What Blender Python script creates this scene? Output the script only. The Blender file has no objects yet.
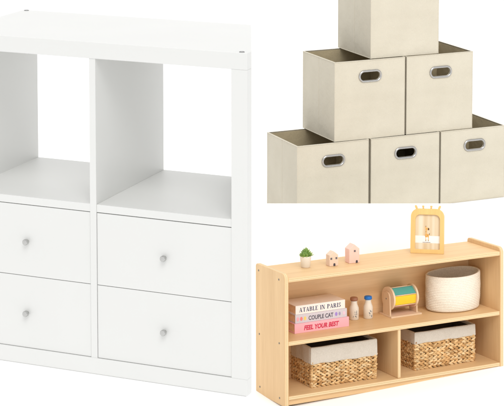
import bpy, bmesh, math, random
from mathutils import Vector, Matrix
random.seed(7)
SC = bpy.context.scene
COL = SC.collection

# ------------------------------------------------------------------ camera
cam_d = bpy.data.cameras.new('camera')
cam = bpy.data.objects.new('camera', cam_d); COL.objects.link(cam)
cam.location = (0, 0, 0)
cam.rotation_euler = (math.pi/2 - 0.09378426316974293, 0, 0)
cam_d.sensor_fit = 'HORIZONTAL'; cam_d.sensor_width = 36.0
cam_d.lens = 1843.98/504*36.0
cam_d.shift_y = -(203+97.97)/504
cam_d.clip_start = 0.1; cam_d.clip_end = 500
SC.camera = cam
# ------------------------------------------------------------------ light of the white studio
W = bpy.data.worlds.new('World'); SC.world = W; W.use_nodes = True
bg = W.node_tree.nodes['Background']
bg.inputs[0].default_value = (1.0, 1.0, 0.998, 1); bg.inputs[1].default_value = 0.92
def area(name, loc, target, size, power, col=(1, 1, 1)):
    l = bpy.data.lights.new(name, 'AREA'); l.shape = 'DISK'; l.size = size; l.energy = power; l.color = col
    o = bpy.data.objects.new(name, l); COL.objects.link(o); o.location = loc
    o.rotation_euler = (Vector(target)-Vector(loc)).to_track_quat('-Z', 'Y').to_euler()
    return o
area('key_softbox', (1.2, -10.3, 15.8), (0.0, 6.0, -1.7), 12.0, 1800, (1.0, 0.995, 0.985))
sp = area('bin_fill', (2.5, 3.5, 1.0), (1.05, 7.7, -1.7), 1.2, 16, (1.0, 0.985, 0.96)); sp.data.spread = math.radians(85)  # added fill lamp, brightens bin fronts against their sides, narrow spread spares the cabinet
area('floor_fill', (0.0, 13.0, 9.0), (0.0, 13.0, -2.4), 8.0, 430, (1.0, 0.99, 0.975))  # added lamp, lifts the far floor to white and brightens the tops
SC.view_settings.view_transform = 'Standard'; SC.view_settings.look = 'None'
SC.view_settings.exposure = 0.0; SC.view_settings.gamma = 1.0
SC.render.engine = 'CYCLES'
try: SC.cycles.max_bounces = 10; SC.cycles.diffuse_bounces = 6
except Exception: pass

# ------------------------------------------------------------------ materials
def newmat(name, rough=.5, spec=.4, metal=0.0):
    m = bpy.data.materials.new(name); m.use_nodes = True
    b = m.node_tree.nodes['Principled BSDF']
    b.inputs['Roughness'].default_value = rough; b.inputs['Metallic'].default_value = metal
    b.inputs['Specular IOR Level'].default_value = spec
    return m, m.node_tree, b
def coords(nt, scale=(1, 1, 1), rot=(0, 0, 0)):
    tc = nt.nodes.new('ShaderNodeTexCoord'); mp = nt.nodes.new('ShaderNodeMapping')
    mp.inputs['Scale'].default_value = scale; mp.inputs['Rotation'].default_value = rot
    nt.links.new(tc.outputs['Object'], mp.inputs[0]); return mp.outputs[0]
def noise(nt, vec, scale, detail=3, rough=.5):
    n = nt.nodes.new('ShaderNodeTexNoise'); n.inputs['Scale'].default_value = scale
    n.inputs['Detail'].default_value = detail; n.inputs['Roughness'].default_value = rough
    nt.links.new(vec, n.inputs['Vector']); return n.outputs['Fac']
def ramp(nt, fac, stops):
    r = nt.nodes.new('ShaderNodeValToRGB')
    while len(r.color_ramp.elements) < len(stops): r.color_ramp.elements.new(.5)
    for e, (p, c) in zip(r.color_ramp.elements, stops): e.position = p; e.color = (*c, 1)
    nt.links.new(fac, r.inputs[0]); return r.outputs[0]
def bump(nt, b, h, strength, dist):
    n = nt.nodes.new('ShaderNodeBump'); n.inputs['Strength'].default_value = strength
    n.inputs['Distance'].default_value = dist; nt.links.new(h, n.inputs['Height'])
    nt.links.new(n.outputs[0], b.inputs['Normal'])
def math_n(nt, op, a, b):
    n = nt.nodes.new('ShaderNodeMath'); n.operation = op
    for i, v in enumerate((a, b)):
        if isinstance(v, (int, float)): n.inputs[i].default_value = v
        else: nt.links.new(v, n.inputs[i])
    return n.outputs[0]
def plain(name, c, rough=.5, spec=.4, metal=0.0, var=.06, sc=40, bmp=0):
    m, nt, b = newmat(name, rough, spec, metal)
    v = coords(nt); f = noise(nt, v, sc, 4)
    lo = tuple(max(0, x*(1-var)) for x in c); hi = tuple(min(1, x*(1+var)) for x in c)
    nt.links.new(ramp(nt, f, [(.3, lo), (.7, hi)]), b.inputs['Base Color'])
    if bmp: bump(nt, b, f, bmp, .001)
    return m
def wood(name, base, axis, contrast=.10, rough=.45):
    """maple veneer, long soft figure along axis 0/1/2"""
    m, nt, b = newmat(name, rough, .35)
    s = [26, 26, 26]; s[axis] = 1.6
    f1 = noise(nt, coords(nt, tuple(s)), 1.0, 5, .6)
    s2 = [260, 260, 260]; s2[axis] = 9
    f2 = noise(nt, coords(nt, tuple(s2)), 1.0, 2, .5)
    s3 = [5, 5, 5]; s3[axis] = 1.0
    f3 = noise(nt, coords(nt, tuple(s3)), 1.0, 2, .5)
    f = math_n(nt, 'ADD', math_n(nt, 'MULTIPLY', f1, .45), math_n(nt, 'ADD', math_n(nt, 'MULTIPLY', f2, .25), math_n(nt, 'MULTIPLY', f3, .3)))
    lo = tuple(x*(1-contrast*k) for x, k in zip(base, (1.0, 1.6, 2.3))); hi = tuple(min(1, x*(1+contrast*.7)) for x in base)
    nt.links.new(ramp(nt, f, [(.36, lo), (.64, hi)]), b.inputs['Base Color'])
    bump(nt, b, f2, .08, .0006)
    return m
def ply(name, axis, base, pitch):
    """plywood edge: thin stacked plies across axis"""
    m, nt, b = newmat(name, .5, .3)
    w = nt.nodes.new('ShaderNodeTexWave'); w.wave_type = 'BANDS'; w.bands_direction = 'XYZ'[axis]
    w.inputs['Scale'].default_value = 2*math.pi/(20*pitch); w.inputs['Distortion'].default_value = .5
    w.inputs['Detail'].default_value = 1; w.inputs['Detail Scale'].default_value = 6
    nt.links.new(coords(nt), w.inputs['Vector'])
    lo = (base[0]*.78, base[1]*.70, base[2]*.56)
    nt.links.new(ramp(nt, w.outputs['Fac'], [(.15, lo), (.5, base)]), b.inputs['Base Color'])
    return m
def fabric(name, base, rough=.95, scale=1500, var=.07):
    m, nt, b = newmat(name, rough, .15)
    v = coords(nt)
    a = noise(nt, coords(nt, (scale*.9, scale*.9, scale*.16)), 1, 1); c = noise(nt, coords(nt, (scale*.16, scale*.16, scale*.9)), 1, 1)
    big = noise(nt, v, 9, 3)
    f = math_n(nt, 'ADD', math_n(nt, 'MULTIPLY', math_n(nt, 'ADD', a, c), .36), math_n(nt, 'MULTIPLY', big, .28))
    lo = tuple(x*(1-var*k) for x, k in zip(base, (1, 1.1, 1.35))); hi = tuple(min(1, x*(1+var)) for x in base)
    nt.links.new(ramp(nt, f, [(.38, lo), (.62, hi)]), b.inputs['Base Color'])
    h = math_n(nt, 'ADD', math_n(nt, 'MULTIPLY', math_n(nt, 'ADD', a, c), .12), math_n(nt, 'MULTIPLY', noise(nt, v, 14, 4, .55), 6.0))
    bump(nt, b, h, .5, .0018)
    b.inputs['Sheen Weight'].default_value = .1
    return m
def attr_mat(name, rough=.7):
    m, nt, b = newmat(name, rough, .25)
    a = nt.nodes.new('ShaderNodeAttribute'); a.attribute_name = 'tint'
    n = noise(nt, coords(nt, (300, 300, 300)), 1, 3)
    mx = nt.nodes.new('ShaderNodeMix'); mx.data_type = 'RGBA'; mx.blend_type = 'MULTIPLY'; mx.inputs[0].default_value = .6
    nt.links.new(a.outputs['Color'], mx.inputs[6]); nt.links.new(ramp(nt, n, [(.3, (.72, .60, .46)), (.6, (1, 1, 1))]), mx.inputs[7])
    nt.links.new(mx.outputs[2], b.inputs['Base Color']); bump(nt, b, n, .3, .001)
    return m

MW = plain('white_laminate', (.712, .714, .699), .38, .35, var=.008, sc=6)
MWI = MW
MSTUDIO = plain('white_studio_paint', (.97, .97, .965), .9, .0, var=.004, sc=3)
MKNOB = plain('satin_nickel', (.50, .50, .49), .22, .5, 1.0, var=.02)
MBOLT = plain('grey_screw_steel', (.30, .30, .30), .4, .5, .8)
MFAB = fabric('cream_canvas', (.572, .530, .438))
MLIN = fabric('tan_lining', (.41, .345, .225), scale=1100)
MCHR = plain('polished_steel', (.46, .45, .44), .26, .5, 1.0, var=.02)
BASEW = (.72, .497, .268)
MWX = wood('maple_along_length', BASEW, 0); MWZ = wood('maple_upright', BASEW, 2); MBK = wood('maple_backing', (.84, .60, .345), 0)
MPZ = ply('plywood_edge_level', 2, (.74, .575, .35), .0062); MPX = ply('plywood_edge_upright', 0, (.74, .57, .345), .0062)
MSCREW = plain('dark_screw_head', (.22, .21, .19), .4, .5, .7)

# ------------------------------------------------------------------ helpers
class Frame:
    def __init__(s, R, o, k): s.R = Matrix(R); s.o = Vector(o)*k; s.k = k
    def mat(s, p, yaw=0, extra=None):
        M = Matrix.Translation(s.o + s.R @ (Vector(p)*s.k)) @ s.R.to_4x4() @ Matrix.Rotation(yaw, 4, 'Z')
        return M @ extra if extra is not None else M
CAB = Frame([[0.9243535660758486, 0.381537003294388, 0], [-0.381537003294388, 0.9243535660758486, 0], [0, 0, 1]], [-0.011071371751907944, 4.019701603763434, -1.49397276111388], 1.0)
CUB = Frame([[0.9126324049548278, -0.40878122929797933, 0], [0.40878122929797933, 0.9126324049548278, 0], [0, 0, 1]], [0.1672144392367061, 6.484812462724718, -1.7625567731312117], 1.15)
SHF = Frame([[0.8801443089116459, -0.4746961517392296, -0.0030917655809502608], [0.4737162212645292, 0.8778697289156038, 0.0702686328634617], [-0.03064208219584263, -0.06331115681782115, 0.9975233131215995]], [0.1401499681570097, 7.546287307529771, -2.852852732166074], .85)
def thing(name, label, cat, fr, p=(0, 0, 0), yaw=0, group=None, extra=None):
    o = bpy.data.objects.new(name, None); COL.objects.link(o); o.empty_display_size = .05
    o.matrix_world = fr.mat(p, yaw, extra)
    o['label'] = label; o['category'] = cat
    if group: o['group'] = group
    return o
def obj(name, bm, mats, parent=None, k=1.0, smooth=False, bev=0, seg=2, ang=40):
    if bev:
        es = [e for e in bm.edges if len(e.link_faces) == 2 and e.calc_face_angle(0) > math.radians(ang)]
        bmesh.ops.bevel(bm, geom=es, offset=bev, segments=seg, affect='EDGES', profile=.6, clamp_overlap=True)
    for v in bm.verts: v.co *= k
    bm.normal_update()
    me = bpy.data.meshes.new(name); bm.to_mesh(me); bm.free()
    for m in (mats if isinstance(mats, (list, tuple)) else [mats]): me.materials.append(m)
    if smooth:
        for p in me.polygons: p.use_smooth = True
    o = bpy.data.objects.new(name, me); COL.objects.link(o)
    if parent is not None: o.parent = parent
    return o
def box(bm, x0, x1, y0, y1, z0, z1, M=None, mi=0):
    vs = [bm.verts.new((x, y, z)) for z in (z0, z1) for y in (y0, y1) for x in (x0, x1)]
    if M is not None:
        for v in vs: v.co = M @ v.co
    for f in ((0, 2, 3, 1), (4, 5, 7, 6), (0, 1, 5, 4), (2, 6, 7, 3), (0, 4, 6, 2), (1, 3, 7, 5)):
        bm.faces.new([vs[i] for i in f]).material_index = mi
    return vs
def prism(bm, pts, a0, a1, plane='xy', mi=0, mi_side=None):
    """extrude a closed outline; plane says which axes pts are in"""
    def mk(p, a):
        return {'xy': (p[0], p[1], a), 'xz': (p[0], a, p[1]), 'yz': (a, p[0], p[1])}[plane]
    A = [bm.verts.new(mk(p, a0)) for p in pts]; B = [bm.verts.new(mk(p, a1)) for p in pts]
    n = len(pts); fs = [bm.faces.new(A[::-1]), bm.faces.new(B)]
    for f in fs: f.material_index = mi
    for i in range(n):
        f = bm.faces.new((A[i], A[(i+1) % n], B[(i+1) % n], B[i])); f.material_index = mi if mi_side is None else mi_side
        fs.append(f)
    bmesh.ops.recalc_face_normals(bm, faces=fs); return fs
def lathe(bm, prof, n=48, c=(0, 0, 0), ex=1, ey=1, cap=True, mi=0, axis='z'):
    rings = []
    for r, z in prof:
        rg = []
        for i in range(n):
            t = 2*math.pi*i/n; x, y = r*ex*math.cos(t), r*ey*math.sin(t)
            p = (c[0]+x, c[1]+y, c[2]+z) if axis == 'z' else ((c[0]+z, c[1]+x, c[2]+y) if axis == 'x' else (c[0]+y, c[1]+z, c[2]+x))
            rg.append(bm.verts.new(p))
        rings.append(rg)
    fs = []
    for a, b in zip(rings, rings[1:]):
        for i in range(n): fs.append(bm.faces.new((a[i], a[(i+1) % n], b[(i+1) % n], b[i])))
    if cap: fs.append(bm.faces.new(rings[0][::-1])); fs.append(bm.faces.new(rings[-1]))
    for f in fs: f.material_index = mi
    return rings
def tube(bm, pts, r, n=8, mi=0, taper=None):
    rings = []
    for i, p in enumerate(pts):
        p = Vector(p); d = (Vector(pts[min(i+1, len(pts)-1)])-Vector(pts[max(i-1, 0)])).normalized()
        u = d.cross(Vector((0, 0, 1)));  u = u if u.length > .1 else d.cross(Vector((0, 1, 0)))
        u.normalize(); w = d.cross(u); rr = r*(taper[i] if taper else 1)
        rings.append([bm.verts.new(p+u*rr*math.cos(2*math.pi*j/n)+w*rr*math.sin(2*math.pi*j/n)) for j in range(n)])
    for a, b in zip(rings, rings[1:]):
        for i in range(n): bm.faces.new((a[i], a[(i+1) % n], b[(i+1) % n], b[i])).material_index = mi
    bm.faces.new(rings[0][::-1]).material_index = mi; bm.faces.new(rings[-1]).material_index = mi
def B(): return bmesh.new()
def struct(name, bm, m):
    o = obj(name, bm, m); o['kind'] = 'structure'; return o

# ------------------------------------------------------------------ setting: white studio floor, plinths, low wall
fz = -2.4325
bm = B(); box(bm, -60, 60, -20, 160, fz-.1, fz); struct('floor', bm, MSTUDIO)
bm = B()                                  # plinth under the white shelving unit
M0 = CAB.mat((0, 0, 0))
fp = [(.0, 0.0), (.0, .026), (-.146, .369), (-.20, .50), (-1.6, .50), (-1.6, -.001), (-1.6, -.0)]
fp = [(-.003, -.003), (-.003, .026), (-.20, .50), (-1.6, .50), (-1.6, -.003)]
prism(bm, [((M0 @ Vector((x, y, 0))).x, (M0 @ Vector((x, y, 0))).y) for x, y in fp], fz, M0.translation.z-.0005, 'xy')
struct('cabinet_plinth', bm, MSTUDIO)
pz = CUB.o.z
r203 = 1.89639/7.25
bm = B(); box(bm, -.04, 3.2, 7.25, 7.30, fz, -r203*7.30); struct('backdrop_low_wall', bm, MSTUDIO)
bm = B(); box(bm, -.04, 3.2, 7.303, 9.4, fz, pz-.0005); struct('bin_plinth', bm, MSTUDIO)

# ------------------------------------------------------------------ white shelving unit with four drawers
H, D, t = .7804, .369, .038
xi, xm, xml, xli, XL = -.038, -.377, -.393, -.732, -.77
zs, zd, zg = .4019, .3838, .2121
cab = thing('shelving_unit', 'large white shelving unit with two open compartments above four drawers', 'shelving unit', CAB)
foot = [(0, 0), (0, .026), (-.1428, D), (XL, D), (XL, 0)]
bm = B(); prism(bm, foot, H-t, H); obj('top_panel', bm, MW, cab, bev=.0012)
bm = B(); prism(bm, foot, 0, t); obj('bottom_panel', bm, MW, cab, bev=.0012)
bm = B(); prism(bm, [(0, .0006), (0, .026), (-.1428, D), (-.1835, D), (xi, .0006)], t, H-t); obj('side_panel', bm, MW, cab, bev=.0006)
bm = B(); box(bm, XL, xli, .0006, D, t, H-t); obj('side_panel', bm, MW, cab, bev=.0006)
bm = B(); prism(bm, [(xi-.0003, .003), (-.1838, D-.001), (xm+.0002, D-.001), (xm+.0002, .003)], zd, zs); obj('shelf_board', bm, MW, cab, bev=.0006)
bm = B(); box(bm, xli, xml-.0002, .003, D-.001, zd, zs); obj('shelf_board', bm, MW, cab, bev=.0006)
bm = B(); box(bm, xml, xm, .0018, D-.002, t, H-t); obj('divider_panel', bm, MW, cab, bev=.0006)
for x, y in ((-.0165, .0105), (-.757, .3605)):
    bm = B(); lathe(bm, [(.0062, 0), (.0062, .0012), (.0048, .0016), (.0044, .0006), (.001, .0006)], 24, (x, y, H)); obj('screw_cap', bm, MBOLT, cab)
g = .0011
for (x0, x1) in ((xm, xi), (xli, xml)):
    for (z0, z1) in ((t, zg), (zg, zd)):
        dr = B(); top_gap = .0019 if z1 == zd else .0008
        box(dr, x0+g, x1-g, .0035, .020, z0+(.0011 if z0 == t else .0007), z1-top_gap)
        d = obj('drawer_front', dr, MW, cab, bev=.0008)
        bb = B(); xr = x1-.012 if x1 < -.2 else -.165
        xl = x0+.012
        for (a, b_, c_, e_) in ((xl, xl+.012, .021, .31), (xr-.012, xr, .021, .31), (xl+.0121, xr-.0121, .298, .31)):
            box(bb, a, b_, c_, e_, z0+.012, z1-.03)
        box(bb, xl+.0121, xr-.0121, .021, .2979, z0+.014, z0+.020)
        obj('drawer_box', bb, MW, d)
        kx, kz = {(xm, t): (-.2045, .1227), (xm, zg): (-.2040, .2956), (xli, t): (-.5620, .1230), (xli, zg): (-.5600, .2955)}[(x0, z0)]
        kb = B(); lathe(kb, [(.0042, 0), (.0040, -.0045), (.0062, -.0055), (.0070, -.0065), (.0070, -.0125), (.0060, -.0140), (.0015, -.0143)], 32, (kx, .0035, kz), axis='y')
        bmesh.ops.recalc_face_normals(kb, faces=kb.faces)
        obj('knob', kb, MKNOB, d, smooth=False, bev=0)

# ------------------------------------------------------------------ fabric storage bins
def stadium(w, h, n=14):
    r = h/2; a = w/2-r; P = []
    for i in range(n+1): th = -math.pi/2+math.pi*i/n; P.append((a+r*math.cos(th), r*math.sin(th)))
    for i in range(n+1): th = math.pi/2+math.pi*i/n; P.append((-a+r*math.cos(th), r*math.sin(th)))
    return P
def holed_panel(bm, x0, x1, z0, z1, cx, cz, w, h, y, seed, mi=0):
    """flat front with an oblong hole; rim of the cloth gently wavy"""
    S = stadium(w, h); inner = [bm.verts.new((cx+a, y, cz+b)) for a, b in S]; outer = []
    for a, b in S:
        # push outwards to the rectangle
        L = 1e9
        if a > 1e-6: L = min(L, (x1-cx)/a)
        if a < -1e-6: L = min(L, (x0-cx)/a)
        if b > 1e-6: L = min(L, (z1-cz)/b)
        if b < -1e-6: L = min(L, (z0-cz)/b)
        outer.append(bm.verts.new((cx+a*L, y, cz+b*L)))
    corners = {}
    n = len(S); fs = []
    for i in range(n):
        j = (i+1) % n; A, Bv = outer[i], outer[j]
        if abs(abs(A.co.x-Bv.co.x)-(x1-x0)) < 1e-5:
            zn = z1 if S[i][1] > 0 else z0
            c1 = bm.verts.new((A.co.x, y, zn)); c2 = bm.verts.new((Bv.co.x, y, zn)); fs.append(bm.faces.new((inner[i], inner[j], Bv, c2, c1, A)))
        elif abs(A.co.x-Bv.co.x) > 1e-6 and abs(A.co.z-Bv.co.z) > 1e-6:
            cxn = x1 if abs(max(A.co.x, Bv.co.x)-x1) < 1e-5 else x0
            czn = z1 if abs(max(A.co.z, Bv.co.z)-z1) < 1e-5 else z0
            c = bm.verts.new((cxn, y, czn)); fs.append(bm.faces.new((inner[i], inner[j], Bv, c, A)))
        else: fs.append(bm.faces.new((inner[i], inner[j], Bv, A)))
    for f in fs: f.material_index = mi
    return inner
def make_bin(label, p, w, dep, h, hx, hz, seed, yaw=0):
    rnd = random.Random(seed)
    b = thing('fabric_bin', label, 'storage bin', CUB, p, yaw, 'cream fabric storage bins stacked in a pyramid')
    th = .0045; k = CUB.k
    # outer cloth: front with hole, two sides with a pressed fold, back, bottom, rim
    bm = B()
    f = []
    i1 = holed_panel(bm, 0, w, 0, h, hx, hz, .080, .031, 0, seed)
    i2 = holed_panel(bm, th, w-th, th, h-.0001, hx, hz, .080, .031, th, seed)
    for i in range(len(i1)):
        j = (i+1) % len(i1)
        if (i1[i].co-i1[j].co).length > 1e-7: bm.faces.new((i1[i], i1[j], i2[j], i2[i]))
    def q(*c): bm.faces.new([bm.verts.new(x) for x in c])
    ym = dep*.5; fd = .0016
    for s, X in ((-1, 0), (1, w)):
        Xi = X-s*fd; e = .0035
        cols = [(X, 0), (X, ym-e), (Xi, ym), (X, ym+e), (X, dep)]
        for (xa, ya), (xb, yb) in zip(cols, cols[1:]): q((xa, ya, 0), (xb, yb, 0), (xb, yb, h), (xa, ya, h))
    q((0, dep, 0), (w, dep, 0), (w, dep, h), (0, dep, h)); q((0, 0, 0), (w, 0, 0), (w, dep, 0), (0, dep, 0))
    # rim
    for (a0, a1, b0, b1) in ((0, w, 0, th), (0, w, dep-th, dep), (0, th, th, dep-th), (w-th, w, th, dep-th)):
        q((a0, b0, h), (a1, b0, h), (a1, b1, h), (a0, b1, h))
    bmesh.ops.remove_doubles(bm, verts=bm.verts, dist=1e-6)
    bmesh.ops.recalc_face_normals(bm, faces=bm.faces)
    obj('body', bm, MFAB, b, k)
    bm = B()   # piped seams and hems
    rr = .0013
    for zz in (.0016, h-.0010):
        o_ = .0006
        tube(bm, [(0-o_, -o_, zz), (w*.25, -o_-.0002, zz+rnd.uniform(-.0006, .0006)), (w*.5, -o_, zz+rnd.uniform(-.0008, .0008)), (w*.75, -o_-.0002, zz+rnd.uniform(-.0006, .0006)), (w+o_, -o_, zz)], rr, 6)
        tube(bm, [(-o_, 0, zz), (-o_, ym, zz), (-o_, dep, zz)], rr, 6); tube(bm, [(w+o_, 0, zz), (w+o_, dep, zz)], rr, 6); tube(bm, [(0, dep+o_, zz), (w, dep+o_, zz)], rr, 6)
    for X, Y in ((0, 0), (w, 0), (0, dep), (w, dep)): tube(bm, [(X, Y, 0), (X, Y, h)], rr*.9, 6)
    obj('piping', bm, MFAB, b, k)
    # lining (stands just inside)
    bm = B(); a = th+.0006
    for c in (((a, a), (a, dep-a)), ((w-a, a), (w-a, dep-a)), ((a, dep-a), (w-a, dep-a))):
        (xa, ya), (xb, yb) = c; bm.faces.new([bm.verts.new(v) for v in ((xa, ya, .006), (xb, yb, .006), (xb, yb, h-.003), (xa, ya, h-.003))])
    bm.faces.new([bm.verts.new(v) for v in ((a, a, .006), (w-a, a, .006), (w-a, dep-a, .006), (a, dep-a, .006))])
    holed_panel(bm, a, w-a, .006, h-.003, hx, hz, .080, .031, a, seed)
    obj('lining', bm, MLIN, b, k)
    # metal grommet: swept ring round the oblong hole
    bm = B(); S = stadium(.0865, .0375, 16); n = len(S); rings = []
    for i, (x, z) in enumerate(S):
        nx, nz = (x-(.049/2 if x > 0 else -.049/2) if abs(x) > .0245 else 0), z
        L = math.hypot(nx, nz) or 1; nx /= L; nz /= L
        rings.append([bm.verts.new((hx+x+nx*.0042*math.cos(a_), -.0015-.0034*math.sin(a_), hz+z+nz*.0042*math.cos(a_))) for a_ in [2*math.pi*j/10 for j in range(10)]])
    for i in range(n):
        A, C = rings[i], rings[(i+1) % n]
        for j in range(10): bm.faces.new((A[j], A[(j+1) % 10], C[(j+1) % 10], C[j]))
    bmesh.ops.recalc_face_normals(bm, faces=bm.faces)
    obj('grommet', bm, MCHR, b, k, smooth=True)
    return b
hB, hM, DB, DM, wB = .2748, .2906, .256, .262, .279; gp = .0127
hz_ = .2108
make_bin('leftmost cream bin of the bottom row, its open top showing a brown inside', (-.006, 0, 0), wB+.0085, DB, hB, .1445, .2097, 1)
make_bin('middle cream bin of the bottom row, covered by the two bins above it, hole dark', (wB+gp+.001, 0, 0), wB+.0045, DB, hB, .1425, hz_, 2)
make_bin('rightmost cream bin of the bottom row, open behind and cut by the photo edge', (2*(wB+gp)+.002, 0, 0), wB-.005, DB, hB, .1430, .2125, 3)
make_bin('left cream bin of the second row, right under the left part of the top bin', (.1470, .008, hB+.0005), .2865, DM, hM, .1435, .2312, 4)
make_bin('right cream bin of the second row, with its open back corner showing', (.1499+.28+gp, .008, hB+.0005), .2785, DM, hM, .1420, .2232, 5)
make_bin('topmost cream fabric bin, alone on the two bins of the second row', (.2985, .019, hB+hM+.001), .2815, DM, hM, .1420, .2500, 6)

# ------------------------------------------------------------------ maple shelf
K = SHF.k
Hs, Ds, zt_, zm_, zb_, tw = .5642, .2591, .5456, .2755, .0433, .018
shelf = thing('wooden_shelf', 'low maple plywood shelf with two tiers, a divided lower tier and rounded sides', 'shelf', SHF)
def side_outline():
    P = [(0, 0), (Ds, 0), (Ds, Hs-.014)]
    for i in range(1, 7): a = math.pi/2*i/6; P.append((Ds-.014+.014*math.cos(a), Hs-.014+.014*math.sin(a)))
    for i in range(0, 9): a = math.pi/2+math.pi/2*i/8; P.append((.024+.024*math.cos(a), Hs-.024+.024*math.sin(a)))
    return P
def mark_front(bm, mi, test):
    bm.normal_update()
    for f in bm.faces:
        if test(f.normal): f.material_index = mi
for x0 in (0, 1.13-tw):
    bm = B(); prism(bm, side_outline(), x0, x0+tw, 'yz')
    mark_front(bm, 1, lambda n: abs(n.x) < .3)
    sp = obj('side_panel', bm, [MWZ, MPX], shelf, K, bev=.0028, seg=3, ang=50)
    if x0 == 0:
        for (y, z) in ((.231, .537), (.052, .533), (.226, .262), (.050, .262), (.222, .033), (.048, .029)):
            s = B(); lathe(s, [(.0042, 0), (.0042, -.0010), (.0030, -.0014), (.0022, -.0006), (.0005, -.0006)], 16, (x0, y, z), axis='x'); obj('screw_head', s, MSCREW, sp, K)
def board(name, x0, x1, y0, y1, z0, z1, mats, test=lambda n: n.y < -.7, bev=.0022):
    bm = B(); box(bm, x0, x1, y0, y1, z0, z1); mark_front(bm, 1, test)
    return obj(name, bm, mats, shelf, K, bev=bev, seg=3, ang=50)
e = .0003
board('top_board', tw+e, 1.13-tw-e, .002, Ds-.001, zt_-tw, zt_, [MWX, MPZ])
board('middle_board', tw+e, 1.13-tw-e, .004, Ds-.012, zm_-tw, zm_, [MWX, MPZ])
board('bottom_board', tw+e, 1.13-tw-e, .002, Ds-.012, zb_-tw*.9, zb_, [MWX, MPZ])
board('kick_board', tw+e, 1.13-tw-e, .010, .026, .004, zb_-tw*.9-e, [MWX, MWX])
board('back_panel', tw+e, 1.13-tw-e, Ds-.0115, Ds-.0015, .004, zt_-tw-e, [MBK, MBK])
board('divider', .571, .571+tw*.85, .010, Ds-.0118, zb_+e, zm_-tw-e, [MWZ, MPX])

# ------------------------------------------------------------------ things on the maple shelf
def on(name, label, cat, x, y, z, yaw=0, group=None, extra=None): return thing(name, label, cat, SHF, (x, y, z+.0004), yaw, group, extra)
# succulent
MPOT = plain('cream_ceramic', (.82, .77, .68), .45, .4, var=.03); MSOIL = plain('dark_soil', (.06, .05, .035), .9, .1, var=.4, sc=200)
MLEAF = None
m_, nt_, b_ = newmat('succulent_leaf', .4, .4)
nt_.links.new(ramp(nt_, noise(nt_, coords(nt_), 45, 2), [(.35, (.11, .22, .035)), (.65, (.33, .46, .12))]), b_.inputs['Base Color']); MLEAF = m_
pp = on('potted_succulent', 'small green succulent in a round cream pot at the left end of the shelf top', 'plant', .1891, .1529, zt_)
bm = B(); lathe(bm, [(.0185, 0), (.0200, .001), (.0245, .0470), (.0250, .0488), (.0240, .0492), (.0228, .0478), (.0222, .044), (.002, .044)], 40); obj('pot', bm, MPOT, pp, K, smooth=True)
bm = B(); lathe(bm, [(.0224, .0425), (.0215, .0452), (.012, .047), (.002, .0475)], 24); obj('soil', bm, MSOIL, pp, K)
def leaf(bm, base, az, el, L, wd, curl):
    pts = []; d = Vector((math.cos(az)*math.cos(el), math.sin(az)*math.cos(el), math.sin(el))); p = Vector(base)
    side = Vector((-math.sin(az), math.cos(az), 0)); n = 7; prev = None
    for i in range(n):
        u = i/(n-1); el2 = el+curl*u; d = Vector((math.cos(az)*math.cos(el2), math.sin(az)*math.cos(el2), math.sin(el2))); up = side.cross(d)*-1
        w = wd*(math.sin(math.pi*min(1, .16+u*.80))**.8)*(1 if u < .95 else .3); th_ = w*.38
        ring = [bm.verts.new(p+side*w*math.cos(a)+up*th_*math.sin(a)) for a in [2*math.pi*j/8 for j in range(8)]]
        if prev:
            for j in range(8): bm.faces.new((prev[j], prev[(j+1) % 8], ring[(j+1) % 8], ring[j]))
        else: bm.faces.new(ring)
        prev = ring; p = p+d*L/(n-1)
    bm.faces.new(prev)
bm = B(); rl = random.Random(3)
for (cx, cy, cz, s_) in ((0, 0, .052, 1.0), (-.013, -.006, .050, .8), (.013, -.004, .051, .8), (.002, .012, .052, .8), (-.004, -.013, .050, .75), (.004, .002, .062, .85)):
    for ring_, (n_, el_) in enumerate(((7, .25), (6, .65), (5, 1.05), (3, 1.35))):
        for i in range(n_): leaf(bm, (cx, cy, cz-.004), 2*math.pi*i/n_+ring_*.5+rl.uniform(-.2, .2)+cx*40, el_+rl.uniform(-.12, .12), s_*(.029+.004*rl.random()), s_*.0062, .35)
bmesh.ops.recalc_face_normals(bm, faces=bm.faces)
obj('leaves', bm, MLEAF, pp, K, smooth=True)
# two wooden houses
MDARK = plain('dark_window_paint', (.07, .06, .07), .6, .2)
def house(label, x, y, yaw, w, dp, eave, peak, col, wins, door):
    m = wood('painted_wood_'+('tall' if eave > .055 else 'small'), col, 2, .035, .6)
    h = on('toy_house', label, 'toy house', x, y, zt_, yaw)
    bm = B(); prism(bm, [(0, 0), (w, 0), (w, eave), (w/2, peak), (0, eave)], 0, dp, 'xz'); obj('block', bm, m, h, K, bev=.0012, seg=2, ang=20)
    for (a, c) in wins:
        bm = B(); box(bm, a-.0042, a+.0042, -.0008, .002, c-.0042, c+.0042)
        wd_ = obj('window', bm, MDARK, h, K)
        bm = B(); box(bm, a-.0030, a-.0006, -.0013, -.0009, c-.0030, c-.0006); box(bm, a+.0006, a+.0030, -.0013, -.0009, c-.0030, c-.0006)
        box(bm, a-.0030, a-.0006, -.0013, -.0009, c+.0006, c+.0030); box(bm, a+.0006, a+.0030, -.0013, -.0009, c+.0006, c+.0030); obj('pane', bm, MGL, wd_, K)
    bm = B(); a = door; prism(bm, [(a-.0048, .0008), (a+.0048, .0008), (a+.0048, .009), (a+.003, .012), (a-.003, .012), (a-.0048, .009)], -.0008, .002, 'xz'); obj('door', bm, MDARK, h, K)
MGL = plain('grey_pane', (.25, .24, .25), .4, .4)
house('short beige toy house with two windows and a dark door, beside the succulent', .2855, .1118, -.05, .0425, .034, .0477, .0640, (.78, .58, .45), ((.0085, .033), (.0335, .0335)), .0235)
house('tall pale pink toy house with one window and a dark door on the shelf top', .3902, .1195, -.08, .0500, .042, .0620, .0825, (.86, .56, .47), ((.0270, .053),), .0365)
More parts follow.
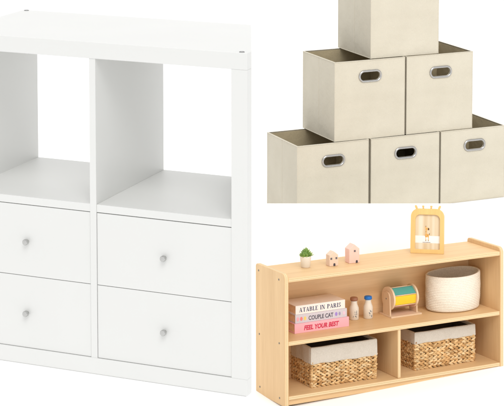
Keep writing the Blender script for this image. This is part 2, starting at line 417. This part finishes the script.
# photo frame with ears and horns
MFW = wood('bright_pine', (.76, .51, .195), 2, .09)
lean = Matrix.Rotation(math.radians(-9), 4, 'X')
yaw_f = math.atan2(-.090, .1100)
fr_ = on('photo_frame', 'wooden photo frame with rounded top, two ears and two horns, holding an animal picture', 'photo frame', .7420, .1722, zt_, yaw_f, None, lean)
fw, fh = .1500, .1985; px = .00435
def rrect(x0, x1, z0, z1, rt, rb, n=8):
    P = []
    for (cx, cz, r, a0) in ((x1-rb, z0+rb, rb, -90), (x1-rt, z1-rt, rt, 0), (x0+rt, z1-rt, rt, 90), (x0+rb, z0+rb, rb, 180)):
        for i in range(n+1): a = math.radians(a0+90*i/n); P.append((cx+r*math.cos(a), cz+r*math.sin(a)))
    return P
bm = B(); O = rrect(0, fw, 0, fh, .036, .004); I = rrect(.0205, fw-.0190, .0185, fh-.0265, .022, .003); n = len(O)
for pts_y in ((-.0, .018),):
    yo, yb = pts_y
    Of = [bm.verts.new((a, yo, c)) for a, c in O]; If = [bm.verts.new((a, yo, c)) for a, c in I]; Ob = [bm.verts.new((a, yb, c)) for a, c in O]; Ib = [bm.verts.new((a, yb, c)) for a, c in I]
    for i in range(n):
        j = (i+1) % n
        bm.faces.new((Of[i], Of[j], If[j], If[i])); bm.faces.new((Ob[j], Ob[i], Ib[i], Ib[j])); bm.faces.new((Of[j], Of[i], Ob[i], Ob[j])); bm.faces.new((If[i], If[j], Ib[j], Ib[i]))
bmesh.ops.recalc_face_normals(bm, faces=bm.faces)
obj('frame', bm, MFW, fr_, K, bev=.0016, seg=2, ang=50)
for cx, kind in ((.0275, -1), (.1235, 1)):
    bm = B(); s = kind
    P = [(-.0045*s, -.006), (.0045*s, -.006), (.0105*s, .008), (.0110*s, .0125), (.0085*s, .0145), (.0030*s, .0135), (.0005*s, .0100)]
    prism(bm, [(cx+a, fh+c) for a, c in P], .004, .014, 'xz'); obj('ear', bm, MFW, fr_, K, bev=.001, ang=20)
for cx, s in ((.0555, -1), (.0900, 1)):
    bm = B(); tube(bm, [(cx, .009, fh-.002), (cx+s*.001, .009, fh+.0095)], .0036, 12); lathe(bm, [(.0005, .0065), (.0050, .0080), (.0056, .0105), (.0044, .0132), (.0005, .0142)], 14, (cx+s*.001, .009, fh)); obj('horn', bm, MFW, fr_, K, smooth=True)
# the picture behind glass: pale boards, a white band and a small standing animal
mp_, np_, bp_ = newmat('printed_card', .5, .3)
fa = noise(np_, coords(np_, (42, 1, .6)), 1.0, 1)
np_.links.new(ramp(np_, fa, [(.34, (.60, .44, .26)), (.5, (.68, .55, .37)), (.66, (.74, .65, .50))]), bp_.inputs['Base Color'])
bm = B(); box(bm, .012, fw-.012, .011, .0125, .012, fh-.018); card = obj('picture', bm, mp_, fr_, K)
MWHT = plain('white_print', (.82, .80, .76), .6, .2, var=.02); MOR = plain('orange_print', (.80, .42, .12), .6, .2); MBR = plain('brown_print', (.12, .06, .03), .6, .2)
bm = B(); box(bm, .0195, fw-.0180, .0106, .0109, .046, .078); obj('white_band', bm, MWHT, card, K)
def flat(name, polys, m, y):
    bm = B()
    for P in polys: prism(bm, P, y-.0002, y, 'xz')
    obj(name, bm, m, card, K)
def ell(cx, cz, a, b, rot=0, n=14):
    return [(cx+a*math.cos(u)*math.cos(rot)-b*math.sin(u)*math.sin(rot), cz+a*math.cos(u)*math.sin(rot)+b*math.sin(u)*math.cos(rot)) for u in [2*math.pi*i/n for i in range(n)]]
c0 = .0740
flat('printed_animal', [ell(c0-.001, .079, .0098, .0074, .25), [(c0-.0080, .080), (c0-.0035, .082), (c0-.0030, .107), (c0-.0070, .107)], ell(c0-.0010, .109, .0078, .0050, .1), ell(c0-.0075, .1155, .0022, .0035, .3), [(c0-.0075, .058), (c0-.0045, .058), (c0-.0040, .078), (c0-.0078, .078)], [(c0+.0040, .058), (c0+.0068, .058), (c0+.0072, .078), (c0+.0030, .078)]], MOR, .0104)
flat('printed_patches', [ell(c0+.0055, .108, .0035, .0052, .1), ell(c0-.0065, .120, .0013, .0018), ell(c0-.0058, .096, .0012, .0018), ell(c0+.001, .081, .0018, .0015), ell(c0+.0095, .086, .0014, .0040, -.3), ell(c0-.0062, .0565, .0022, .0013), ell(c0+.0055, .0565, .0022, .0013), ell(c0-.0030, .110, .0010, .0010)], MBR, .0101)
flat('printed_belly', [ell(c0-.0005, .0665, .0052, .0060)], MWHT, .0099)
rb = random.Random(5); xx = .054; polys = []
while xx < .090:
    w_ = rb.uniform(.0016, .0030); polys.append([(xx, .0478), (xx+w_, .0478), (xx+w_, .0503), (xx, .0503)]); xx += w_+rb.uniform(.0008, .0016)
flat('printed_caption', polys, MBR, .0104)

# ---- books
def text_mesh(body, size, bold=0.0, sx=1.0):
    c = bpy.data.curves.new('t', 'FONT'); c.body = body; c.size = size; c.offset = bold; c.extrude = .00012; c.align_x = 'LEFT'; c.align_y = 'BOTTOM_BASELINE'; c.resolution_u = 3
    o = bpy.data.objects.new('t', c); COL.objects.link(o); dg = bpy.context.evaluated_depsgraph_get()
    me = bpy.data.meshes.new_from_object(o.evaluated_get(dg)); bpy.data.objects.remove(o); bpy.data.curves.remove(c)
    for v in me.vertices:
        x, y, z = v.co; v.co = (x*sx, -z, y)
    return me
def lettering(parent, body, x0, x1, z, size, m, y, bold=0.0, slant=0.0, wordgap=0):
    me = text_mesh(body, size, bold)
    for v in me.vertices: v.co.x += slant*v.co.z; xs = [v.co.x for v in me.vertices]; s = (x1-x0)/(max(xs)-min(xs)); mn = min(xs)
    for v in me.vertices: v.co = Vector(((x0+(v.co.x-mn)*s), y+v.co.y, z+v.co.z))*K
    me.materials.append(m); o = bpy.data.objects.new('title_lettering', me); COL.objects.link(o); o.parent = parent
def serif_title(parent, body, x0, x1, z0, hgt, m):
    """capitals with thick stems, hairline bars and feet"""
    bm = B(); T, h_, sf = .21, .075, .075; x = 0.0; quads = []
    def rect(a, b, c, d): quads.append([(a, c), (b, c), (b, d), (a, d)])
    def stem(a, z1=1): rect(a, a+T, 0, z1); rect(a-.07, a+T+.07, 0, sf); rect(a-.07, a+T+.07, z1-sf, z1)
    def bow(cx, cz, rx, rz, a0, a1, thick, n=12):
        P = []
        for i in range(n):
            for k in (0, 1):
                u = math.radians(a0+(a1-a0)*(i+k)/n); t_ = h_+(thick-h_)*abs(math.cos(u))
                P.append(((cx+rx*math.cos(u), cz+rz*math.sin(u)), (cx+(rx-t_)*math.cos(u), cz+(rz-t_*.8)*math.sin(u))))
        for i in range(0, len(P), 2): (o1, i1), (o2, i2) = P[i], P[i+1]; quads.append([i1, o1, o2, i2])
    for ch in body:
        q0 = len(quads)
        if ch == ' ': x += .55; continue
        if ch == 'I': stem(.07); w = .35
        elif ch == 'A': quads.append([(.36, 1), (.50, 1), (.80, 0), (.56, 0)]); quads.append([(.36, 1), (.42, .98), (.15, 0), (.07, 0)]); rect(.2, .6, .28, .28+h_); rect(0, .24, 0, sf); rect(.48, .88, 0, sf); w = .88
        elif ch == 'T': stem(.31); rect(0, .83, 1-h_, 1); rect(0, .07, .76, 1); rect(.76, .83, .76, 1); w = .83
        elif ch == 'L': stem(.07); rect(.07, .68, 0, h_); rect(.61, .68, 0, .28); w = .68
        elif ch == 'E': stem(.07); rect(.07, .70, 0, h_); rect(.07, .68, 1-h_, 1); rect(.07, .52, .47, .47+h_); rect(.63, .70, 0, .27); rect(.61, .68, .76, 1); w = .70
        elif ch == 'N': rect(.09, .16, 0, 1); rect(.72, .79, 0, 1); quads.append([(.09, 1), (.33, 1), (.79, 0), (.60, 0)]); rect(0, .25, 0, sf); rect(0, .2, 1-sf, 1); rect(.63, .88, 1-sf, 1); w = .88
        elif ch in 'BPR':
            stem(.07); bow(.38, .74, .32, .26, 90, -90, T); rect(.07, .39, 1-h_, 1); rect(.07, .39, .48, .48+h_)
            if ch == 'B': bow(.40, .26, .36, .26, 90, -90, T); rect(.07, .41, 0, h_)
            if ch == 'R': quads.append([(.34, .49), (.54, .50), (.80, 0), (.56, 0)]); rect(.56, .88, 0, sf)
            w = {'B': .78, 'P': .72, 'R': .88}[ch]
        else:
            bow(.34, .74, .28, .26, 20, 270, T*.9); bow(.34, .26, .30, .26, 90, -160, T*.9); rect(.56, .62, .70, 1); rect(.04, .10, 0, .3); w = .66
        for q in quads[q0:]:
            for k in range(len(q)): q[k] = (q[k][0]+x, q[k][1])
        x += w+.10
    s_ = (x1-x0)/x
    for i, q in enumerate(quads):
        d = .0000004*(i % 7); y = -.0004-d*10
        f = bm.faces.new([bm.verts.new((x0+a*s_, y, z0+c*hgt)) for a, c in q])
    obj('title_lettering', bm, m, parent, K)
MPAGE = plain('book_pages', (.78, .55, .36), .85, .1, var=.12, sc=90)
def book(label, x, y, z, w, dp, h, colr, yaw=0, var=.02):
    m = plain('book_cover', colr, .5, .35, var=var, sc=25)
    b = on('book', label, 'book', x, y, z, yaw, 'books stacked flat on the middle board')
    bm = B(); ct = .0028
    box(bm, 0, w, 0, dp, 0, ct); box(bm, 0, w, 0, dp, h-ct, h); box(bm, 0, w, 0, ct, ct+.00001, h-ct-.00001)
    obj('cover', bm, m, b, K, bev=.0007)
    bm = B(); box(bm, .0035, w-.0035, ct+.0002, dp-.004, ct+.0001, h-ct-.0001); obj('pages', bm, MPAGE, b, K)
    return b
MNAVY = plain('navy_ink', (.02, .035, .10), .6, .2); MGREY = plain('charcoal_ink', (.10, .09, .11), .6, .2); MRED = plain('crimson_ink', (.62, .05, .10), .6, .2)
b1 = book('bottom pink book of the stack with red FEEL YOUR BEST on its spine', .1069, .1054, zm_, .2725, .128, .0415, (.86, .44, .48))
lettering(b1, 'FEEL YOUR BEST', .046, .222, .0105, .0270, MRED, -.0004, .0011, .20)
b2 = book('grey lilac middle book of the stack with COUPLE CAT and coloured dots on its spine', .1120, .1090, zm_+.0420, .2590, .126, .0370, (.60, .54, .56))
lettering(b2, 'COUPLE CAT', .066, .190, .0085, .0255, MGREY, -.0004, .0006)
for i, (cx, c) in enumerate(((.0130, (.85, .38, .42)), (.0300, (.80, .22, .20)), (.0480, (.86, .58, .16)), (.2050, (.36, .24, .60)), (.2220, (.36, .30, .45)), (.2440, (.84, .50, .58)))):
    bm = B(); prism(bm, ell(cx, .0180, .0062 if i < 4 else .005, .0085 if i < 4 else .0075, 0, 20), -.0006, -.0002, 'xz'); obj('spine_dot', bm, plain('dot_ink', c, .6, .2), b2, K)
b3 = book('top cream book of the stack with navy ATABLE IN PARIS on its spine', .1155, .1120, zm_+.0420+.0375, .2480, .124, .0375, (.84, .74, .66))
serif_title(b3, 'ATABLE IN PARIS', .018, .228, .0090, .0185, MNAVY)
# ---- bottles
MBOT = plain('cream_bottle_paint', (.80, .73, .62), .45, .35, var=.02)
def bottle(label, x, y, capc, rot):
    b = on('toy_bottle', label, 'toy bottle', x, y, zm_)
    bm = B(); lathe(bm, [(.0195, 0), (.0212, .0015), (.0214, .044), (.0208, .052), (.0178, .0600), (.0150, .067), (.0138, .074), (.0136, .084), (.002, .0842)], 40); obj('body', bm, MBOT, b, K, smooth=True)
    bm = B(); lathe(bm, [(.0150, .0835), (.0172, .0850), (.0176, .0905), (.0168, .0960), (.0140, .0982), (.002, .0985)], 36); obj('cap', bm, plain('cap_paint', capc, .4, .4, var=.03), b, K, smooth=True)
    bm = B(); rr = random.Random(int(x*1000)); a0 = -math.pi/2+rot
    for k in range(12):
        a = a0+rr.uniform(-.36, .36); z = .014+rr.random()*.026; da = rr.uniform(-.16, .16); dz = rr.uniform(-.008, .008)
        P = [(.0216*math.cos(a+da*u), .0216*math.sin(a+da*u), z+dz*u+.002*math.sin(3*u)) for u in (0, .33, .66, 1)]
        tube(bm, P, .0008, 6)
    obj('painted_face', bm, MNAVYL, b, K)
MNAVYL = plain('blue_black_ink', (.05, .09, .14), .6, .2)
bottle('white toy bottle with brown cap, next to the stacked books', .4616, .1976, (.34, .15, .08), -.25)
bottle('white toy bottle with bright blue cap, between the brown capped one and the drum', .5284, .1869, (.01, .17, .58), .05)
# ---- rolling drum toy
MBIR = wood('pale_birch', (.78, .60, .42), 1, .06); MBIRZ = wood('pale_birch_upright', (.74, .55, .37), 2, .06)
dt = on('drum_toy', 'wooden spinning drum toy with teal and yellow panels, left of the rope basket', 'toy', 0, 0, zm_)
bm = B(); box(bm, .613, .775, .128, .228, 0, .006); obj('base', bm, MBIR, dt, K, bev=.0012)
zc, yc, R_ = .0775, .178, .052
for x0, x1 in ((.6185, .6255), (.7590, .7660)):
    bm = B(); P = [(yc-.030, .0061), (yc+.030, .0061)]+[(yc+.026*math.cos(a), zc+.006+.026*math.sin(a)) for a in [math.pi*i/16 for i in range(17)]]
    prism(bm, P, x0, x1, 'yz'); obj('upright', bm, MBIRZ, dt, K, bev=.001)
for x0, x1 in ((.6262, .6350), (.7495, .7583)):
    bm = B(); prism(bm, [(yc+R_*math.cos(a), zc+R_*math.sin(a)) for a in [2*math.pi*i/56 for i in range(56)]], x0, x1, 'yz'); obj('disc', bm, MBIR, dt, K, bev=.001)
bm = B(); tube(bm, [(.6170, yc, zc), (.7675, yc, zc)], .0030, 14); obj('axle', bm, MSCREW, dt, K, smooth=True)
cols = [(.10, .42, .38), (.93, .60, .03), (.70, .15, .10), (.75, .70, .6), (.12, .3, .6), (.3, .5, .15)]
for i in range(6):
    a1 = math.radians(82-60*i); a2 = math.radians(82-60*(i+1)); r1 = .047
    p1 = Vector((yc-r1*math.cos(a1), zc+r1*math.sin(a1))); p2 = Vector((yc-r1*math.cos(a2), zc+r1*math.sin(a2)))
    d_ = (p2-p1).normalized(); nrm = Vector((d_.y, -d_.x)); mid = (p1+p2)/2-Vector((yc, zc))
    if nrm.dot(mid) > 0: nrm = -nrm
    q1, q2 = p1+d_*.0035, p2-d_*.0035
    bm = B(); prism(bm, [tuple(q1), tuple(q2), tuple(q2+nrm*.003), tuple(q1+nrm*.003)], .6353, .7492, 'yz'); obj('panel', bm, plain('painted_panel', cols[i], .45, .35, var=.03), dt, K)
    bm = B(); tube(bm, [(.6353, p1.x, p1.y), (.7492, p1.x, p1.y)], .0022, 10); obj('batten', bm, MBIR, dt, K, smooth=True)
# ---- rope basket
MROPE = plain('cotton_rope', (.80, .73, .62), .9, .15, var=.10, sc=260, bmp=.4)
rbk = on('rope_basket', 'oval cream coiled rope basket standing open at the right of the middle board', 'basket', .9610, .1560, zm_)
bm = B(); NC, NA, NP = 21, 300, 7; hh = .163; ax, ay = .134, .092; rows = []
def rim_h(a): return hh*(1+.030*math.cos(a-.5)+.012*math.sin(2*a+1))
for i in range(NC*NP+1):
    u = i/(NC*NP); ph = math.pi*(i % NP)/NP; ring = []
    rad = .950+.050*min(1, u*2.6)**.6-.012*max(0, u-.75)*4
    if u < .04: rad -= (.04-u)*1.2
    for j in range(NA):
        a = 2*math.pi*j/NA; c_ = int(i/NP)
        off = .0022*math.sin(ph)*(1+.30*math.sin(a*105+c_*2.1+ph*1.4))
        wob = 1+.006*math.sin(3*a+u*4)+.004*math.sin(7*a+c_*.9)
        r_ = rad*wob; ring.append(bm.verts.new((math.cos(a)*(ax*r_+off), math.sin(a)*(ay*r_+off), .0015+u*rim_h(a))))
    rows.append(ring)
top_n = len(rows)
for i in range(NC*NP, -1, -3):         # inside wall going back down
    u = i/(NC*NP); ph = math.pi*(i % NP)/NP; ring = []; rad = .950+.050*min(1, u*2.6)**.6-.012*max(0, u-.75)*4
    for j in range(NA):
        a = 2*math.pi*j/NA; off = -.0062-.0018*math.sin(ph)
        ring.append(bm.verts.new((math.cos(a)*(ax*rad+off), math.sin(a)*(ay*rad+off), max(.004, .0005+u*rim_h(a)))))
    rows.append(ring)
for a_, b_ in zip(rows, rows[1:]):
    for j in range(NA): bm.faces.new((a_[j], a_[(j+1) % NA], b_[(j+1) % NA], b_[j]))
bm.faces.new(rows[0][::-1]); bm.faces.new(rows[-1])
obj('coiled_wall', bm, MROPE, rbk, K, smooth=True)
# ---- woven baskets with cloth liners
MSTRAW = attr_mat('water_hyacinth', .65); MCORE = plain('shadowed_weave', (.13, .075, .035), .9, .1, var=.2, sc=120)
MLINEN = fabric('grey_linen', (.56, .505, .435), scale=900, var=.09); MDLIN = fabric('shade_dark_lining', (.075, .058, .045), scale=900)  # inner lining darkened in colour to stand for shade inside the baskets
def strand(bm, lay, c, dirv, nrm, L, w, th, col):
    """lens shaped stitch of plaited leaf, slightly arched off the wall"""
    up = nrm.cross(dirv).normalized(); n = 6; prev = None; col2 = col
    for i in range(n+1):
        u = i/n; s = math.sin(math.pi*(.08+.84*u)); p = c+dirv*(L*(u-.5))+nrm*(th*1.1*(s-.6))
        ring = [bm.verts.new(p+up*(w*.5*(s**.55))*math.cos(a)+nrm*(th*.55*(s**.6))*math.sin(a)) for a in [2*math.pi*k/7 for k in range(7)]]
        if prev:
            for k in range(7):
                f = bm.faces.new((prev[k], prev[(k+1) % 7], ring[(k+1) % 7], ring[k])); f.smooth = True
                for l in f.loops: l[lay] = (*col, 1)
        else:
            f = bm.faces.new(ring)
            for l in f.loops: l[lay] = (*col, 1)
        prev = ring
    f = bm.faces.new(prev)
    for l in f.loops: l[lay] = (*col, 1)
def wicker(label, x, y, w, dp, h, hl, seed, yaw=0):
    rnd = random.Random(seed)
    b = on('wicker_basket', label, 'basket', x, y, zb_, yaw, 'lined woven baskets on the bottom board')
    bm = B(); lay = bm.loops.layers.float_color.new('tint')
    th = .006; NR = 7; rh = (h-hl)/NR if False else hl/NR
    straw = [(.66, .41, .18), (.72, .48, .23), (.58, .34, .14), (.76, .54, .29), (.47, .26, .10), (.69, .45, .21), (.78, .58, .33)]
    sides = [(Vector((0, 0, 0)), Vector((1, 0, 0)), Vector((0, -1, 0)), w), (Vector((w, 0, 0)), Vector((0, 1, 0)), Vector((1, 0, 0)), dp), (Vector((0, dp, 0)), Vector((0, -1, 0)), Vector((-1, 0, 0)), dp), (Vector((w, dp, 0)), Vector((-1, 0, 0)), Vector((0, 1, 0)), w)]
    for o_, dv, nr, LL in sides:
        npz = max(3, int(LL/.0215)); pit = LL/npz
        for r in range(NR):
            for half in (0, 1):
                z = (r+.27+.46*half)*rh; sgn = 1 if half else -1
                for i in range(npz):
                    s = (i+.5+(.25 if half else 0)+rnd.uniform(-.08, .08))*pit; s = min(max(s, .004), LL-.004)
                    ang = sgn*math.radians(21+rnd.uniform(-9, 9)); d = (dv*math.cos(ang)+Vector((0, 0, 1))*math.sin(ang)).normalized()
                    c = rnd.choice(straw); kf = rnd.uniform(.78, 1.12); c = tuple(min(1, v*kf) for v in c)
                    strand(bm, lay, o_+dv*s+Vector((0, 0, z+rnd.uniform(-.001, .001)))+nr*rnd.uniform(-.0006, .0010), d, nr, pit*1.45, rh*.60, th, c)
    for (cx, cy) in ((0, 0), (w, 0), (0, dp), (w, dp)):     # corner plaits
        nrm = Vector(((cx-w/2), (cy-dp/2), 0)).normalized(); tv = Vector((-nrm.y, nrm.x, 0))
        for r in range(NR*2):
            c = rnd.choice(straw)
            strand(bm, lay, Vector((cx, cy, (r+.5)*rh/2)), (tv*(1 if r % 2 else -1)+Vector((0, 0, .35))).normalized(), nrm, .014, rh*.55, th, c)
    obj('weave', bm, MSTRAW, b, K)
    bm = B(); e_ = .004
    box(bm, e_, w-e_, e_, .009, .002, hl); box(bm, e_, w-e_, dp-.009, dp-e_, .002, hl); box(bm, e_, .009, .0091, dp-.0091, .002, hl); box(bm, w-.009, w-e_, .0091, dp-.0091, .002, hl); box(bm, .0091, w-.0091, .0091, dp-.0091, .002, .006)
    obj('wall', bm, MCORE, b, K)
    # linen cuff: outer face slightly loose, folded over the rim
    bm = B(); NS = 34; zb0, zt0 = hl-.006, h
    def ringpt(s, out):
        per = 2*(w+dp); q = (s % 1)*per; o2 = out; r0 = .006
        if q < w: p = Vector((q, -o2)); 
        elif q < w+dp: p = Vector((w+o2, q-w))
        elif q < 2*w+dp: p = Vector((2*w+dp-q, dp+o2))
        else: p = Vector((-o2, per-q))
        return p
    per = 2*(w+dp); ss = []
    for (a0, L_) in ((0, w), (w, dp), (w+dp, w), (2*w+dp, dp)):
        nn = max(8, int(L_/.010))
        for i in range(nn): ss.append(((a0+L_*(i+.0)/nn)/per, 0 if i == 0 else 1))
    prof = [(.0062, zb0), (.0072, zb0+.003), (.0068, (zb0+zt0)/2), (.0058, zt0-.004), (.0040, zt0), (-.001, zt0+.0008), (-.0045, zt0-.001), (-.0055, zt0-.012)]
    rows = []
    for k_, (o2, zz) in enumerate(prof):
        rr_ = []
        for (s, fl) in ss:
            wv = .0009*math.sin(s*per*95+k_*.7)+.0011*math.sin(s*per*41+seed+k_*.4); dz = (.0012*math.sin(s*per*60+seed) if k_ < 2 else .0008*math.sin(s*per*33+seed*2) if k_ < 7 else 0)
            if fl == 0:
                p = ringpt(s, 0); cx = -1 if p.x < w/2 else 1; cy = -1 if p.y < dp/2 else 1; p = Vector((p.x+cx*o2*.8, p.y+cy*o2*.8)); 
            else: p = ringpt(s, o2+wv*(1 if k_ < 5 else .3))
            rr_.append(bm.verts.new((p.x, p.y, zz+dz)))
        rows.append(rr_)
    n_ = len(ss)
    for a_, b2_ in zip(rows, rows[1:]):
        for j in range(n_): bm.faces.new((a_[j], a_[(j+1) % n_], b2_[(j+1) % n_], b2_[j]))
    cuff = obj('liner_cuff', bm, MLINEN, b, K, smooth=False)
    md = None
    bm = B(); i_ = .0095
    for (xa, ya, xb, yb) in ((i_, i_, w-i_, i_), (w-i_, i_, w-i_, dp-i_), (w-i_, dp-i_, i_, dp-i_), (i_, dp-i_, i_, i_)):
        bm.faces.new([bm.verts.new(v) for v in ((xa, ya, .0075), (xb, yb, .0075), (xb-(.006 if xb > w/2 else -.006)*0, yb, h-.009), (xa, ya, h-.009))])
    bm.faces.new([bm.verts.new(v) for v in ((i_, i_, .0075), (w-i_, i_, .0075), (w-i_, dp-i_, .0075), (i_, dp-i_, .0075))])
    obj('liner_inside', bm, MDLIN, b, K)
wicker('woven basket with grey cloth liner in the left half of the bottom tier', .1690, .0690, .3185, .176, .1730, .1080, 11, -.028)
wicker('woven basket with grey cloth liner in the right half of the bottom tier', .7060, .0800, .3180, .160, .1680, .1240, 23, .005)
